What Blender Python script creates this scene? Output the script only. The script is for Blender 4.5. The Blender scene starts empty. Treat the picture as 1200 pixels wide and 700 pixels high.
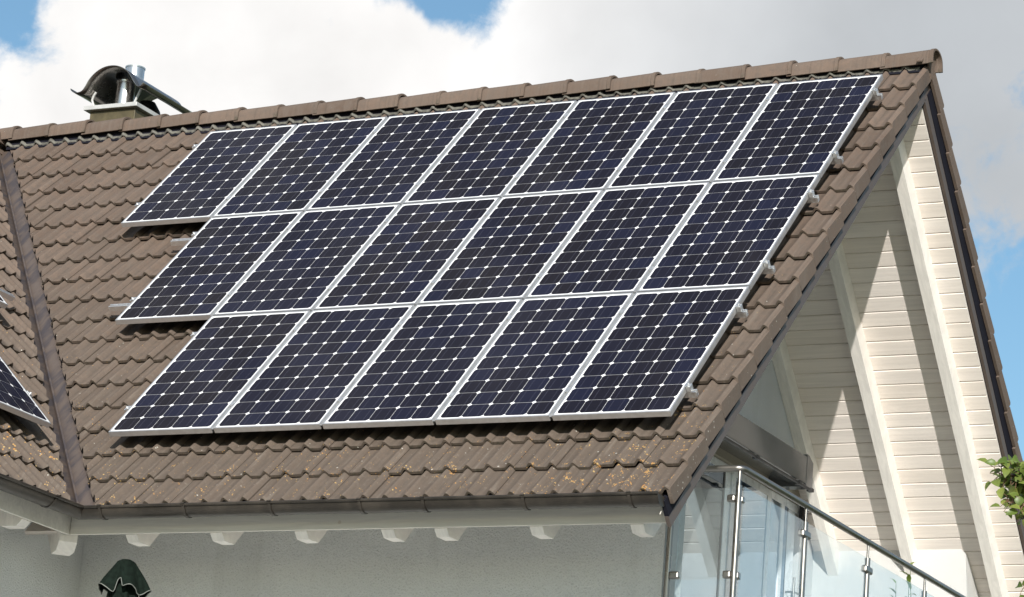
import bpy, bmesh, math, random
from mathutils import Vector, Matrix, Quaternion
random.seed(7)
R = math.radians
SC = bpy.context.scene
COL = SC.collection
C45 = math.sqrt(0.5)
RZ = 10.0                                   # height of the main ridge line

# ------------------------------------------------------------------ camera
cam_data = bpy.data.cameras.new('camera')
cam = bpy.data.objects.new('camera', cam_data)
COL.objects.link(cam)
yaw, pit, rol = R(-27.38), R(15.248), R(4.577)
fw = Vector((math.sin(yaw)*math.cos(pit), math.cos(yaw)*math.cos(pit), math.sin(pit)))
rr = Vector((math.cos(yaw), -math.sin(yaw), 0))
uu = rr.cross(fw)
r2 = rr*math.cos(rol) + uu*math.sin(rol)
u2 = -rr*math.sin(rol) + uu*math.cos(rol)
cam.matrix_world = Matrix(((r2.x, u2.x, -fw.x, 7.949), (r2.y, u2.y, -fw.y, -21.932), (r2.z, u2.z, -fw.z, RZ-8.428), (0, 0, 0, 1)))
cam_data.sensor_width = 36.0
cam_data.lens = 3748.6/1200*36
cam_data.clip_end = 3000
SC.camera = cam

# ------------------------------------------------------------------ light, sky, exposure
SUN = Vector((1, -1.94, 0.94)).normalized()            # towards the sun
SUN_STRENGTH = 4.9
SKY_STRENGTH = 0.098
CLOUD_STRENGTH = 0.80
sd = bpy.data.lights.new('sun', 'SUN'); sd.energy = SUN_STRENGTH; sd.angle = R(0.5); sd.color = (1.0, 0.962, 0.91)
so = bpy.data.objects.new('sun', sd); COL.objects.link(so)
so.rotation_mode = 'QUATERNION'; so.rotation_quaternion = (-SUN).to_track_quat('-Z', 'Y'); so.location = (20, -30, 30)

SC.view_settings.view_transform = 'Standard'
SC.view_settings.look = 'None'
SC.view_settings.gamma = 1
SC.view_settings.use_curve_mapping = False
SC.view_settings.exposure = 0.30
SC.render.engine = 'CYCLES'
SC.render.resolution_x = 1024; SC.render.resolution_y = 597

class NT:
    """small helper around a node tree"""
    def __init__(s, nt): s.nt = nt; s.l = nt.links
    def n(s, t, **kw):
        o = s.nt.nodes.new(t)
        for k, v in kw.items(): setattr(o, k, v)
        return o
    def put(s, sock, v):
        if hasattr(v, 'is_linked') or isinstance(v, bpy.types.NodeSocket): s.l.new(v, sock)
        else: sock.default_value = v
    def math(s, op, a, b=0.0, c=0.0, clamp=False):
        o = s.n('ShaderNodeMath', operation=op, use_clamp=clamp)
        s.put(o.inputs[0], a); s.put(o.inputs[1], b); s.put(o.inputs[2], c)
        return o.outputs[0]
    def mix(s, fac, a, b, blend='MIX'):
        o = s.n('ShaderNodeMix', data_type='RGBA', blend_type=blend)
        s.put(o.inputs[0], fac); s.put(o.inputs[6], a); s.put(o.inputs[7], b)
        return o.outputs[2]
    def ramp(s, v, a, b, lo=0.0, hi=1.0, smooth=True):
        o = s.n('ShaderNodeMapRange', interpolation_type='SMOOTHSTEP' if smooth else 'LINEAR', clamp=True)
        s.put(o.inputs[0], v); s.put(o.inputs[1], a); s.put(o.inputs[2], b); s.put(o.inputs[3], lo); s.put(o.inputs[4], hi)
        return o.outputs[0]
    def noise(s, vec, scale, detail=4, rough=0.55, dist=0.0, out=0):
        o = s.n('ShaderNodeTexNoise')
        if vec is not None: s.l.new(vec, o.inputs['Vector'])
        o.inputs['Scale'].default_value = scale; o.inputs['Detail'].default_value = detail
        o.inputs['Roughness'].default_value = rough; o.inputs['Distortion'].default_value = dist
        return o.outputs[out]
    def scalev(s, vec, sc):
        o = s.n('ShaderNodeVectorMath', operation='MULTIPLY'); s.l.new(vec, o.inputs[0]); o.inputs[1].default_value = sc
        return o.outputs[0]

world = bpy.data.worlds.new('World'); SC.world = world; world.use_nodes = True
wt = world.node_tree; wt.nodes.clear(); w = NT(wt)
tc = w.n('ShaderNodeTexCoord'); sep = w.n('ShaderNodeSeparateXYZ'); w.l.new(tc.outputs['Generated'], sep.inputs[0])
DEG = 180/math.pi
az = w.math('MULTIPLY', w.math('ARCTAN2', sep.outputs[0], sep.outputs[1]), DEG)      # degrees east of north (+Y)
el = w.math('MULTIPLY', w.math('ARCSINE', sep.outputs[2]), DEG)
cmb = w.n('ShaderNodeCombineXYZ'); w.l.new(az, cmb.inputs[0]); w.l.new(el, cmb.inputs[1])
sky = w.n('ShaderNodeTexSky', sky_type='NISHITA'); sky.sun_disc = False
sky.sun_elevation = math.asin(SUN.z); sky.sun_rotation = math.atan2(SUN.x, SUN.y)
sky.air_density = 1.0; sky.dust_density = 0.6; sky.ozone_density = 1.2
def hole(a0, e0, ra, re, tilt):
    """smooth clear patch in the cloud cover round one direction of the sky"""
    c, s_ = math.cos(R(tilt)), math.sin(R(tilt))
    da = w.math('SUBTRACT', az, a0); de = w.math('SUBTRACT', el, e0)
    p = w.math('DIVIDE', w.math('ADD', w.math('MULTIPLY', da, c), w.math('MULTIPLY', de, s_)), ra)
    q = w.math('DIVIDE', w.math('SUBTRACT', w.math('MULTIPLY', de, c), w.math('MULTIPLY', da, s_)), re)
    d2 = w.math('ADD', w.math('MULTIPLY', p, p), w.math('MULTIPLY', q, q))
    return w.math('EXPONENT', w.math('MULTIPLY', d2, -1.0))
billow = w.noise(cmb.outputs[0], 0.55, 10, 0.60, 0.25)
broad = w.noise(cmb.outputs[0], 0.035, 3, 0.5)
dens = w.math('ADD', w.math('MULTIPLY', w.math('SUBTRACT', billow, 0.5), 1.9), w.math('ADD', w.math('MULTIPLY', w.math('SUBTRACT', broad, 0.5), 0.8), 0.36))
for h, k in (((-37.75, 19.6, 1.45, 0.80, 40), 1.1), ((-29.2, 20.75, 1.35, 0.75, -6), 1.15), ((-16.3, 14.2, 2.3, 2.6, 0), 1.35)):
    dens = w.math('SUBTRACT', dens, w.math('MULTIPLY', hole(*h), k))
solid = w.math('MULTIPLY', hole(-30, 17.5, 11.0, 4.6, 0), 0.58)
dens = w.math('ADD', w.math('ADD', dens, solid), w.math('ADD', w.math('MULTIPLY', hole(-21.5, 20.3, 4.2, 2.2, 0), 0.45), w.math('MULTIPLY', hole(-34.0, 19.0, 1.6, 1.3, 0), 0.5)))
cov = w.ramp(dens, 0.22, 0.66)
shade = w.noise(cmb.outputs[0], 0.30, 6, 0.5, 0.2)
grey = w.math('MULTIPLY', w.ramp(az, -30.0, -19.5), w.ramp(el, 12.0, 18.0))
lum = w.math('SUBTRACT', w.math('ADD', 1.0, w.math('MULTIPLY', w.math('MULTIPLY', w.math('SUBTRACT', shade, 0.5), 0.55), w.math('SUBTRACT', 1.0, w.math('MULTIPLY', grey, 0.65)))), w.math('MULTIPLY', grey, 0.42))
ccol = w.mix(grey, (1.0, 0.985, 0.97, 1), (0.94, 0.99, 1.04, 1))
bg1 = w.n('ShaderNodeBackground'); w.l.new(w.mix(1.0, sky.outputs[0], (0.86, 1.06, 1.08, 1), 'MULTIPLY'), bg1.inputs[0]); bg1.inputs[1].default_value = SKY_STRENGTH
bg2 = w.n('ShaderNodeBackground'); w.l.new(ccol, bg2.inputs[0]); w.l.new(w.math('MULTIPLY', lum, CLOUD_STRENGTH), bg2.inputs[1])
mx = w.n('ShaderNodeMixShader'); w.l.new(w.math('MULTIPLY', cov, w.ramp(el, -2, 4)), mx.inputs[0])
w.l.new(bg1.outputs[0], mx.inputs[1]); w.l.new(bg2.outputs[0], mx.inputs[2])
wo = w.n('ShaderNodeOutputWorld'); w.l.new(mx.outputs[0], wo.inputs[0])

# ------------------------------------------------------------------ mesh helpers
class MB:
    def __init__(s): s.v = []; s.f = []; s.att = {}
    def add(s, vs, fs):
        o = len(s.v); s.v += [Vector(p) for p in vs]; s.f += [tuple(i+o for i in f) for f in fs]
        return o
    def hexa(s, F, a, b, c):
        """box in the frame F(a, b, c): three ranges"""
        P = [F(x, y, z) for z in c for y in b for x in a]
        s.add(P, [(0, 1, 3, 2), (4, 6, 7, 5), (0, 4, 5, 1), (2, 3, 7, 6), (0, 2, 6, 4), (1, 5, 7, 3)])
    def box(s, a, b, c): s.hexa(lambda x, y, z: Vector((x, y, z)), a, b, c)
    def prism(s, poly, G, t0, t1):
        """polygon of (p, q) points swept from t0 to t1; G(p, q, t) gives the point"""
        n = len(poly)
        P = [G(p, q, t0) for p, q in poly] + [G(p, q, t1) for p, q in poly]
        s.add(P, [tuple(range(n)), tuple(range(2*n-1, n-1, -1))] + [(i, (i+1) % n, n+(i+1) % n, n+i) for i in range(n)])
    def tube(s, pts, r, seg=10, cap=True):
        pts = [Vector(p) for p in pts]; rad = r if isinstance(r, (list, tuple)) else [r]*len(pts)
        rings = []; up = None
        for i, p in enumerate(pts):
            if i == 0: d = pts[1]-p
            elif i == len(pts)-1: d = p-pts[i-1]
            else: d = (pts[i+1]-p).normalized() + (p-pts[i-1]).normalized()
            d.normalize()
            if up is None: up = d.orthogonal().normalized()
            up = (up - d*up.dot(d)).normalized(); sd_ = d.cross(up)
            rings.append([p + (up*math.cos(2*math.pi*k/seg) + sd_*math.sin(2*math.pi*k/seg))*rad[i] for k in range(seg)])
        V = [q for ring in rings for q in ring]; Fs = []
        for i in range(len(pts)-1):
            for k in range(seg):
                Fs.append((i*seg+k, i*seg+(k+1) % seg, (i+1)*seg+(k+1) % seg, (i+1)*seg+k))
        if cap: Fs += [tuple(range(seg-1, -1, -1)), tuple(range((len(pts)-1)*seg, len(pts)*seg))]
        s.add(V, Fs)
    def lathe(s, prof, c, seg=24, f=None):
        V = []; Fs = []; n = len(prof)
        for k in range(seg):
            a = 2*math.pi*k/seg
            for i, (r, z) in enumerate(prof):
                r_, z_ = (f(r, z, a, i) if f else (r, z))
                V.append((c[0]+r_*math.cos(a), c[1]+r_*math.sin(a), c[2]+z_))
        for k in range(seg):
            for i in range(n-1):
                a, b = k*n+i, ((k+1) % seg)*n+i
                Fs.append((a, b, b+1, a+1))
        s.add(V, Fs)
    def build(s, name, mat, parent=None, local=False, smooth=None, bevel=0.0, kind=None, cut=()):
        me = bpy.data.meshes.new(name); off = Vector((0, 0, 0))
        if parent is not None and not local: off = world_loc(parent)
        me.from_pydata([p-off for p in s.v], [], s.f)
        for k, vals in s.att.items():
            a = me.attributes.new(k, 'FLOAT', 'POINT'); a.data.foreach_set('value', vals)
        bm = bmesh.new(); bm.from_mesh(me)
        for co, no in cut:
            bmesh.ops.bisect_plane(bm, geom=bm.verts[:]+bm.edges[:]+bm.faces[:], plane_co=Vector(co)-off, plane_no=no, clear_outer=True)
        bmesh.ops.recalc_face_normals(bm, faces=bm.faces[:])
        bm.to_mesh(me); bm.free()
        if smooth is not None:
            me.polygons.foreach_set('use_smooth', [True]*len(me.polygons)); me.set_sharp_from_angle(angle=R(smooth))
        me.materials.append(mat)
        o = bpy.data.objects.new(name, me); COL.objects.link(o)
        if parent is not None: o.parent = parent
        if kind: o['kind'] = kind
        if bevel:
            b = o.modifiers.new('bevel', 'BEVEL'); b.width = bevel; b.segments = 2; b.limit_method = 'ANGLE'; b.angle_limit = R(40)
        return o
LOCS = {}
def world_loc(o):
    p = Vector((0, 0, 0))
    while o is not None: p = p + Vector(o.location); o = o.parent
    return p
def tag(o, label, cat, group=None):
    o['label'] = label; o['category'] = cat
    if group: o['group'] = group
    return o
def thing(name, label, cat, loc=(0, 0, 0), group=None):
    o = bpy.data.objects.new(name, None); COL.objects.link(o); o.location = loc; o.empty_display_size = 0.2
    return tag(o, label, cat, group)
def copy_tree(o, parent=None):
    c = o.copy(); COL.objects.link(c)
    if parent is not None: c.parent = parent
    for ch in KIDS.get(o.name, []): copy_tree(ch, c)
    return c
KIDS = {}
# frames of the three roof planes: distance along the eave, distance down from the ridge, height above the plane
def NF(x, s, n): return Vector((x, -(s+n)*C45, RZ+(n-s)*C45))
def FF(x, s, n): return Vector((x, (s+n)*C45, RZ+(n-s)*C45))
WX = -8.65
def WF(y, s, n): return Vector((WX+(s+n)*C45, y, RZ+(n-s)*C45))

# ------------------------------------------------------------------ materials
def mat(name):
    m = bpy.data.materials.new(name); m.use_nodes = True; t = NT(m.node_tree)
    b = m.node_tree.nodes['Principled BSDF']; return m, t, b
def pos(t): return t.n('ShaderNodeNewGeometry').outputs['Position']
def bump(t, b, h, strength, dist):
    o = t.n('ShaderNodeBump'); o.inputs['Strength'].default_value = strength; o.inputs['Distance'].default_value = dist
    t.l.new(h, o.inputs['Height']); t.l.new(o.outputs[0], b.inputs['Normal'])
def plain(name, col, rough=0.5, metal=0.0, var=0.12, scale=9.0, bmp=0.0, stretch=None, spec=0.5):
    m, t, b = mat(name); P = pos(t)
    if stretch: P = t.scalev(P, stretch)
    nz = t.noise(P, scale, 5, 0.6)
    b.inputs['Specular IOR Level'].default_value = spec
    c = t.mix(t.math('MULTIPLY', t.ramp(nz, 0.3, 0.7), 1.0), tuple(v*(1-var) for v in col)+(1,), tuple(min(1, v*(1+var)) for v in col)+(1,))
    t.l.new(c, b.inputs['Base Color']); b.inputs['Metallic'].default_value = metal
    r = t.ramp(nz, 0.25, 0.75, max(0.03, rough*0.8), min(1, rough*1.2)); t.l.new(r, b.inputs['Roughness'])
    if bmp: bump(t, b, t.noise(P, scale*6, 4, 0.6), bmp, 0.01)
    return m

def tile_material():
    m, t, b = mat('brown_concrete_tile'); P = pos(t)
    at = t.n('ShaderNodeAttribute', attribute_name='tint').outputs['Fac']
    nose = t.n('ShaderNodeAttribute', attribute_name='nose').outputs['Fac']
    oi = t.n('ShaderNodeObjectInfo').outputs['Random']
    rnd = t.math('FRACT', t.math('ADD', at, oi))
    fine = t.noise(P, 260, 3, 0.7); mid = t.noise(P, 16, 5, 0.62); big = t.noise(P, 1.3, 3, 0.5)
    base = t.mix(rnd, (0.110, 0.076, 0.057, 1), (0.176, 0.124, 0.094, 1))
    base = t.mix(t.ramp(mid, 0.35, 0.7), base, (0.132, 0.100, 0.080, 1), 'MIX')
    base = t.mix(t.math('MULTIPLY', t.ramp(big, 0.4, 0.65), 0.35), base, (0.150, 0.116, 0.094, 1))
    base = t.mix(t.ramp(fine, 0.35, 0.75, 0.0, 0.42), base, (0.075, 0.058, 0.046, 1))
    sepz = t.n('ShaderNodeSeparateXYZ'); t.l.new(P, sepz.inputs[0])
    low = t.ramp(sepz.outputs[2], RZ-0.6, RZ-4.4)                       # weathering grows towards the eave
    base = t.mix(t.math('MULTIPLY', low, 0.62), base, (0.104, 0.083, 0.065, 1))
    sx = t.n('ShaderNodeCombineXYZ'); t.l.new(t.math('MULTIPLY', sepz.outputs[0], 42.0), sx.inputs[0]); t.l.new(t.math('MULTIPLY', sepz.outputs[1], 2.6), sx.inputs[1])
    strk = t.noise(sx.outputs[0], 1.0, 4, 0.6)
    base = t.mix(t.ramp(strk, 0.52, 0.72, 0.0, 0.40), base, (0.062, 0.050, 0.041, 1))
    base = t.mix(t.math('MULTIPLY', t.ramp(strk, 0.46, 0.30), t.math('ADD', 0.12, t.math('MULTIPLY', low, 0.30))), base, (0.205, 0.175, 0.145, 1))
    pale = t.noise(P, 34, 4, 0.7)
    base = t.mix(t.math('MULTIPLY', t.ramp(pale, 0.55, 0.75), t.math('MULTIPLY', low, 0.35)), base, (0.26, 0.225, 0.185, 1))
    foot_shade = t.n('ShaderNodeAttribute', attribute_name='foot_shade').outputs['Fac']
    base = t.mix(t.math('MULTIPLY', foot_shade, t.ramp(mid, 0.3, 0.65, 0.25, 0.55)), base, (0.058, 0.046, 0.037, 1))  # shade painted along the foot of each roll to bring out its relief
    # dark moss and dirt hanging along the front edges
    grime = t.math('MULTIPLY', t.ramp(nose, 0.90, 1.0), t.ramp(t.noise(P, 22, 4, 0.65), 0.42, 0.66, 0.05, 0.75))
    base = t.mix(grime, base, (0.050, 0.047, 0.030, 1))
    # orange lichen in clusters, a few white specks
    vo = t.n('ShaderNodeTexVoronoi'); vo.inputs['Scale'].default_value = 64; vo.inputs['Randomness'].default_value = 1
    wob = t.n('ShaderNodeVectorMath', operation='ADD'); t.l.new(P, wob.inputs[0]); t.l.new(t.scalev(t.noise(P, 60, 2, 0.5, out=1), (0.012,)*3), wob.inputs[1])
    t.l.new(wob.outputs[0], vo.inputs['Vector'])
    cl = t.noise(P, 7.5, 4, 0.65)
    pick = t.n('ShaderNodeSeparateColor'); t.l.new(vo.outputs['Color'], pick.inputs[0])
    right = t.ramp(sepz.outputs[0], -1.2, 0.0); left = t.ramp(sepz.outputs[0], -4.0, -5.4)
    amount = t.math('ADD', t.math('MULTIPLY', low, t.ramp(sepz.outputs[2], RZ-3.2, RZ-4.2, 0.25, 1.0)), t.math('MULTIPLY', t.math('ADD', right, left), t.math('MULTIPLY', low, 0.6)))
    thr = t.math('MULTIPLY', t.math('MULTIPLY', t.ramp(cl, 0.40, 0.72), amount), t.ramp(pick.outputs[0], 0.30, 0.9))
    spot = t.math('LESS_THAN', vo.outputs['Distance'], t.math('MULTIPLY', t.math('MULTIPLY', thr, 0.54), t.math('LESS_THAN', sepz.outputs[0], 0.006)))
    oc = t.mix(pick.outputs[1], (0.40, 0.185, 0.05, 1), (0.44, 0.31, 0.13, 1))
    base = t.mix(t.math('MULTIPLY', spot, 0.9), base, oc)
    v2 = t.n('ShaderNodeTexVoronoi'); v2.inputs['Scale'].default_value = 27; t.l.new(P, v2.inputs['Vector'])
    p2 = t.n('ShaderNodeSeparateColor'); t.l.new(v2.outputs['Color'], p2.inputs[0])
    ws = t.math('LESS_THAN', v2.outputs['Distance'], t.math('MULTIPLY', t.ramp(p2.outputs[0], 0.85, 1.0), t.math('ADD', 0.08, t.math('MULTIPLY', low, 0.10))))
    base = t.mix(t.math('MULTIPLY', ws, 0.7), base, (0.52, 0.50, 0.44, 1))
    t.l.new(base, b.inputs['Base Color']); b.inputs['Roughness'].default_value = 0.82
    b.inputs['Specular IOR Level'].default_value = 0.35
    bump(t, b, t.math('ADD', t.math('MULTIPLY', fine, 0.5), mid), 0.35, 0.006)
    return m
def board_material(name, col, axis):
    m, t, b = mat(name); P = pos(t)
    st = {'x': (1.2, 26, 26), 'y': (26, 1.2, 26), 's': (26, 5, 5)}[axis]
    g = t.noise(t.scalev(P, st), 1.0, 5, 0.65, 0.6)
    c = t.mix(t.ramp(g, 0.3, 0.72), tuple(v*0.88 for v in col)+(1,), tuple(min(1, v*1.04) for v in col)+(1,))
    at = t.n('ShaderNodeAttribute', attribute_name='tint').outputs['Fac']
    c = t.mix(t.math('MULTIPLY', at, 0.35), c, (col[0]*0.90, col[1]*0.85, col[2]*0.78, 1))
    vo = t.n('ShaderNodeTexVoronoi'); vo.inputs['Scale'].default_value = 4.2; t.l.new(P, vo.inputs['Vector'])
    pk = t.n('ShaderNodeSeparateColor'); t.l.new(vo.outputs['Color'], pk.inputs[0])
    kn = t.math('LESS_THAN', vo.outputs['Distance'], t.math('MULTIPLY', t.ramp(pk.outputs[0], 0.6, 1.0), 0.055))
    c = t.mix(t.math('MULTIPLY', kn, 0.35), c, (0.36, 0.27, 0.18, 1))
    t.l.new(c, b.inputs['Base Color']); b.inputs['Roughness'].default_value = 0.6
    bump(t, b, g, 0.12, 0.004)
    return m
def stucco(name, col, scale=150):
    m, t, b = mat(name); P = pos(t)
    g = t.noise(P, scale, 3, 0.7); bl = t.noise(P, 1.7, 4, 0.55)
    c = t.mix(t.ramp(bl, 0.3, 0.7), tuple(v*0.93 for v in col)+(1,), col+(1,))
    sv = t.noise(t.scalev(P, (5.0, 5.0, 0.55)), 1.0, 4, 0.6)
    c = t.mix(t.ramp(sv, 0.52, 0.75, 0.0, 0.22), c, tuple(v*0.62 for v in (col[0], col[1]*0.98, col[2]*0.92))+(1,))
    c = t.mix(t.ramp(g, 0.30, 0.48, 0.30, 0.0), c, tuple(v*0.45 for v in col)+(1,))
    t.l.new(c, b.inputs['Base Color']); b.inputs['Roughness'].default_value = 0.9
    bump(t, b, g, 1.0, 0.018)
    return m
def metal(name, col, rough, scale=(60, 60, 3), var=0.10):
    m, t, b = mat(name); P = t.scalev(pos(t), scale)
    g = t.noise(P, 1.0, 4, 0.6)
    c = t.mix(g, tuple(v*(1-var) for v in col)+(1,), tuple(min(1, v*(1+var)) for v in col)+(1,))
    t.l.new(c, b.inputs['Base Color']); b.inputs['Metallic'].default_value = 1
    t.l.new(t.ramp(g, 0.3, 0.7, rough*0.75, rough*1.3), b.inputs['Roughness'])
    return m
def thin_glass(name, tint, refl, rough=0.0, veil=0.0):
    m = bpy.data.materials.new(name); m.use_nodes = True; m.node_tree.nodes.clear(); t = NT(m.node_tree)
    tr = t.n('ShaderNodeBsdfTransparent'); tr.inputs[0].default_value = tint+(1,)
    gcol = (0.80, 0.90, 1.0, 1) if 'window' in name else (1, 1, 1, 1)
    gl = t.n('ShaderNodeBsdfGlossy'); gl.inputs['Roughness'].default_value = rough; gl.inputs[0].default_value = gcol
    lw = t.n('ShaderNodeLayerWeight'); lw.inputs['Blend'].default_value = 0.5
    f = t.ramp(lw.outputs['Facing'], 0.0, 1.0, refl[0], refl[1], False) if refl[0] == refl[1] else t.math('ADD', refl[0], t.math('MULTIPLY', t.math('POWER', lw.outputs['Facing'], 3.0), refl[1]-refl[0]))
    mx = t.n('ShaderNodeMixShader'); t.put(mx.inputs[0], f); t.l.new(tr.outputs[0], mx.inputs[1]); t.l.new(gl.outputs[0], mx.inputs[2])
    last = mx.outputs[0]
    if veil:
        df = t.n('ShaderNodeBsdfDiffuse'); df.inputs[0].default_value = (0.82, 0.88, 0.88, 1)
        m2 = t.n('ShaderNodeMixShader'); t.put(m2.inputs[0], t.ramp(t.noise(pos(t), 3.0, 4, 0.6), 0.2, 0.8, veil*0.6, veil*1.4)); t.l.new(last, m2.inputs[1]); t.l.new(df.outputs[0], m2.inputs[2]); last = m2.outputs[0]
    o = t.n('ShaderNodeOutputMaterial'); t.l.new(last, o.inputs[0])
    return m
def cell_material():
    m, t, b = mat('solar_cell'); oi = t.n('ShaderNodeObjectInfo')
    idx = t.n('ShaderNodeAttribute', attribute_name='cell').outputs['Fac']
    wn = t.n('ShaderNodeTexWhiteNoise', noise_dimensions='2D'); cv = t.n('ShaderNodeCombineXYZ')
    t.l.new(idx, cv.inputs[0]); t.l.new(t.math('MULTIPLY', oi.outputs['Random'], 97.0), cv.inputs[1]); t.l.new(cv.outputs[0], wn.inputs['Vector'])
    k = t.math('POWER', wn.outputs['Value'], 2.2)
    c = t.mix(k, (0.0090, 0.0078, 0.0112, 1), (0.0100, 0.0115, 0.028, 1))
    c = t.mix(t.math('MULTIPLY', t.ramp(oi.outputs['Random'], 0.2, 1.0), 0.35), c, (0.0100, 0.0110, 0.023, 1))
    ox = t.n('ShaderNodeSeparateXYZ'); t.l.new(t.n('ShaderNodeTexCoord').outputs['Object'], ox.inputs[0])
    u = t.math('FRACT', t.math('DIVIDE', t.math('ADD', ox.outputs[0], 0.833-0.022), 0.1578))
    for q in (0.27, 0.73):                                              # two tinned busbars down every cell
        c = t.mix(t.math('LESS_THAN', t.math('ABSOLUTE', t.math('SUBTRACT', u, q)), 0.0060), c, (0.07, 0.07, 0.10, 1))
    t.l.new(c, b.inputs['Base Color']); b.inputs['Roughness'].default_value = 0.6; b.inputs['Specular IOR Level'].default_value = 0.05
    b.inputs['Coat Weight'].default_value = 0.26; b.inputs['Coat Roughness'].default_value = 0.06; b.inputs['Coat IOR'].default_value = 1.3
    return m

M = {}
M['tile'] = tile_material()
M['board'] = board_material('cream_painted_boards', (0.82, 0.757, 0.70), 'x')
M['beam'] = board_material('cream_painted_beam', (0.84, 0.80, 0.745), 's')
M['fascia'] = board_material('cream_fascia_paint', (0.72, 0.69, 0.62), 'x')
M['stucco'] = stucco('white_stucco', (0.74, 0.755, 0.735), 75)
M['stucco_white'] = stucco('bright_white_stucco', (0.84, 0.84, 0.82), 190)
M['infill'] = stucco('smooth_white_render', (0.90, 0.91, 0.92), 260)
M['lintel'] = stucco('beige_render', (0.52, 0.47, 0.37), 120)
M['barge'] = plain('brown_barge_paint', (0.082, 0.063, 0.053), 0.5, 0, 0.10, 7)
M['verge_gap'] = plain('dark_felt_and_gap_shade', (0.014, 0.014, 0.020), 0.8, spec=0.06)  # near-black felt, also used to colour in shaded gaps
M['gutter'] = plain('weathered_brown_zinc', (0.040, 0.033, 0.026), 0.45, 0.3, 0.35, 6, 0.05)
M['lead'] = plain('grey_ridge_roll', (0.135, 0.130, 0.112), 0.65, 0.2, 0.3, 24, 0.3)
m_, t_, b_ = mat('brown_valley_sheet'); sp_ = t_.n('ShaderNodeSeparateXYZ'); t_.l.new(pos(t_), sp_.inputs[0])
cv_ = t_.n('ShaderNodeCombineXYZ'); t_.l.new(t_.math('MULTIPLY', sp_.outputs[0], 11.0), cv_.inputs[0]); t_.l.new(t_.math('MULTIPLY', t_.math('ADD', sp_.outputs[0], sp_.outputs[1]), 3.0), cv_.inputs[1])
g_ = t_.noise(cv_.outputs[0], 1.0, 4, 0.55, 0.4)
c_ = t_.mix(t_.ramp(g_, 0.40, 0.62), (0.135, 0.103, 0.085, 1), (0.072, 0.062, 0.066, 1))
t_.l.new(c_, b_.inputs['Base Color']); b_.inputs['Metallic'].default_value = 0.35; t_.l.new(t_.ramp(g_, 0.3, 0.7, 0.38, 0.6), b_.inputs['Roughness'])
bump(t_, b_, g_, 0.25, 0.01); M['valley'] = m_
M['alu'] = metal('anodised_aluminium', (0.86, 0.86, 0.85), 0.42)
M['frame'] = plain('matt_aluminium_frame', (0.70, 0.705, 0.71), 0.36, 0.85, 0.04, 30)
M['strip'] = plain('dull_grey_aluminium', (0.25, 0.255, 0.26), 0.55, 0.3, 0.12, 20)
M['backsheet'] = plain('white_backsheet', (0.80, 0.80, 0.80), 0.25, 0, 0.02)
M['cell'] = cell_material()
M['busbar'] = plain('tinned_busbar', (0.20, 0.20, 0.24), 0.35, 0.4, 0.05)
M['steel'] = metal('brushed_stainless_steel', (0.31, 0.292, 0.27), 0.30, (4, 4, 6), 0.06)
M['flue'] = metal('bright_steel_flue', (0.66, 0.65, 0.64), 0.22, (4, 4, 5), 0.05)
M['hood'] = metal('weathered_steel_sheet', (0.36, 0.335, 0.31), 0.24, (5, 5, 5), 0.14)
M['chimney'] = plain('olive_brown_cladding', (0.105, 0.085, 0.045), 0.5, 0.2, 0.3, 5)
M['cap'] = plain('pale_grey_cap', (0.50, 0.50, 0.49), 0.5, 0.2, 0.1)
M['awning'] = plain('dark_grey_powder_coat', (0.125, 0.125, 0.125), 0.16, 0.1, 0.06, 3)
M['dark'] = plain('black_rubber', (0.018, 0.018, 0.02), 0.5)
M['white_frame'] = plain('white_plastic_frame', (0.78, 0.80, 0.82), 0.3, 0, 0.03)
M['blue_frame'] = plain('blue_grey_frame', (0.16, 0.22, 0.30), 0.3, 0, 0.05)
M['rail_glass'] = thin_glass('railing_glass', (0.93, 0.965, 0.975), (0.05, 0.45), 0, 0.035)
M['window_glass'] = thin_glass('window_glass', (0.45, 0.50, 0.52), (0.42, 0.75))
M['concrete'] = plain('pale_concrete', (0.42, 0.41, 0.38), 0.85, 0, 0.15, 8, 0.2)
M['cloth'] = plain('dark_green_cloth', (0.008, 0.013, 0.010), 0.95, 0, 0.35, 40, 0.3, spec=0.05)
M['piping'] = plain('pale_piping', (0.17, 0.18, 0.16), 0.8)
M['bark'] = plain('brown_bark', (0.13, 0.085, 0.055), 0.85, 0, 0.3, 30, 0.4)
M['twig'] = plain('reddish_twig', (0.15, 0.085, 0.05), 0.6)
M['pot'] = plain('terracotta_pot', (0.38, 0.17, 0.09), 0.8, 0, 0.15)
M['paving'] = plain('grey_paving', (0.36, 0.36, 0.35), 0.85, 0, 0.2, 4, 0.2)
M['lawn'] = plain('lawn_green', (0.070, 0.082, 0.042), 0.9, 0, 0.35, 3, 0.3)
def leaf_material(name, c0, c1):
    m, t, b = mat(name); at = t.n('ShaderNodeAttribute', attribute_name='tint').outputs['Fac']
    c = t.mix(at, c0+(1,), c1+(1,)); c = t.mix(t.ramp(t.noise(pos(t), 30, 3, 0.6), 0.3, 0.7, 0, 0.3), c, tuple(v*0.6 for v in c0)+(1,))
    t.l.new(c, b.inputs['Base Color']); b.inputs['Roughness'].default_value = 0.42
    ts = t.n('ShaderNodeBsdfTranslucent'); t.l.new(c, ts.inputs[0]); mx = t.n('ShaderNodeMixShader'); mx.inputs[0].default_value = 0.35
    o = [n for n in m.node_tree.nodes if n.type == 'OUTPUT_MATERIAL'][0]
    t.l.new(b.outputs[0], mx.inputs[1]); t.l.new(ts.outputs[0], mx.inputs[2]); t.l.new(mx.outputs[0], o.inputs[0])
    return m
M['leaf'] = leaf_material('bright_green_leaf', (0.095, 0.155, 0.026), (0.30, 0.34, 0.08))
M['young_leaf'] = leaf_material('yellow_green_leaf', (0.16, 0.25, 0.04), (0.34, 0.40, 0.12))

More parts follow.
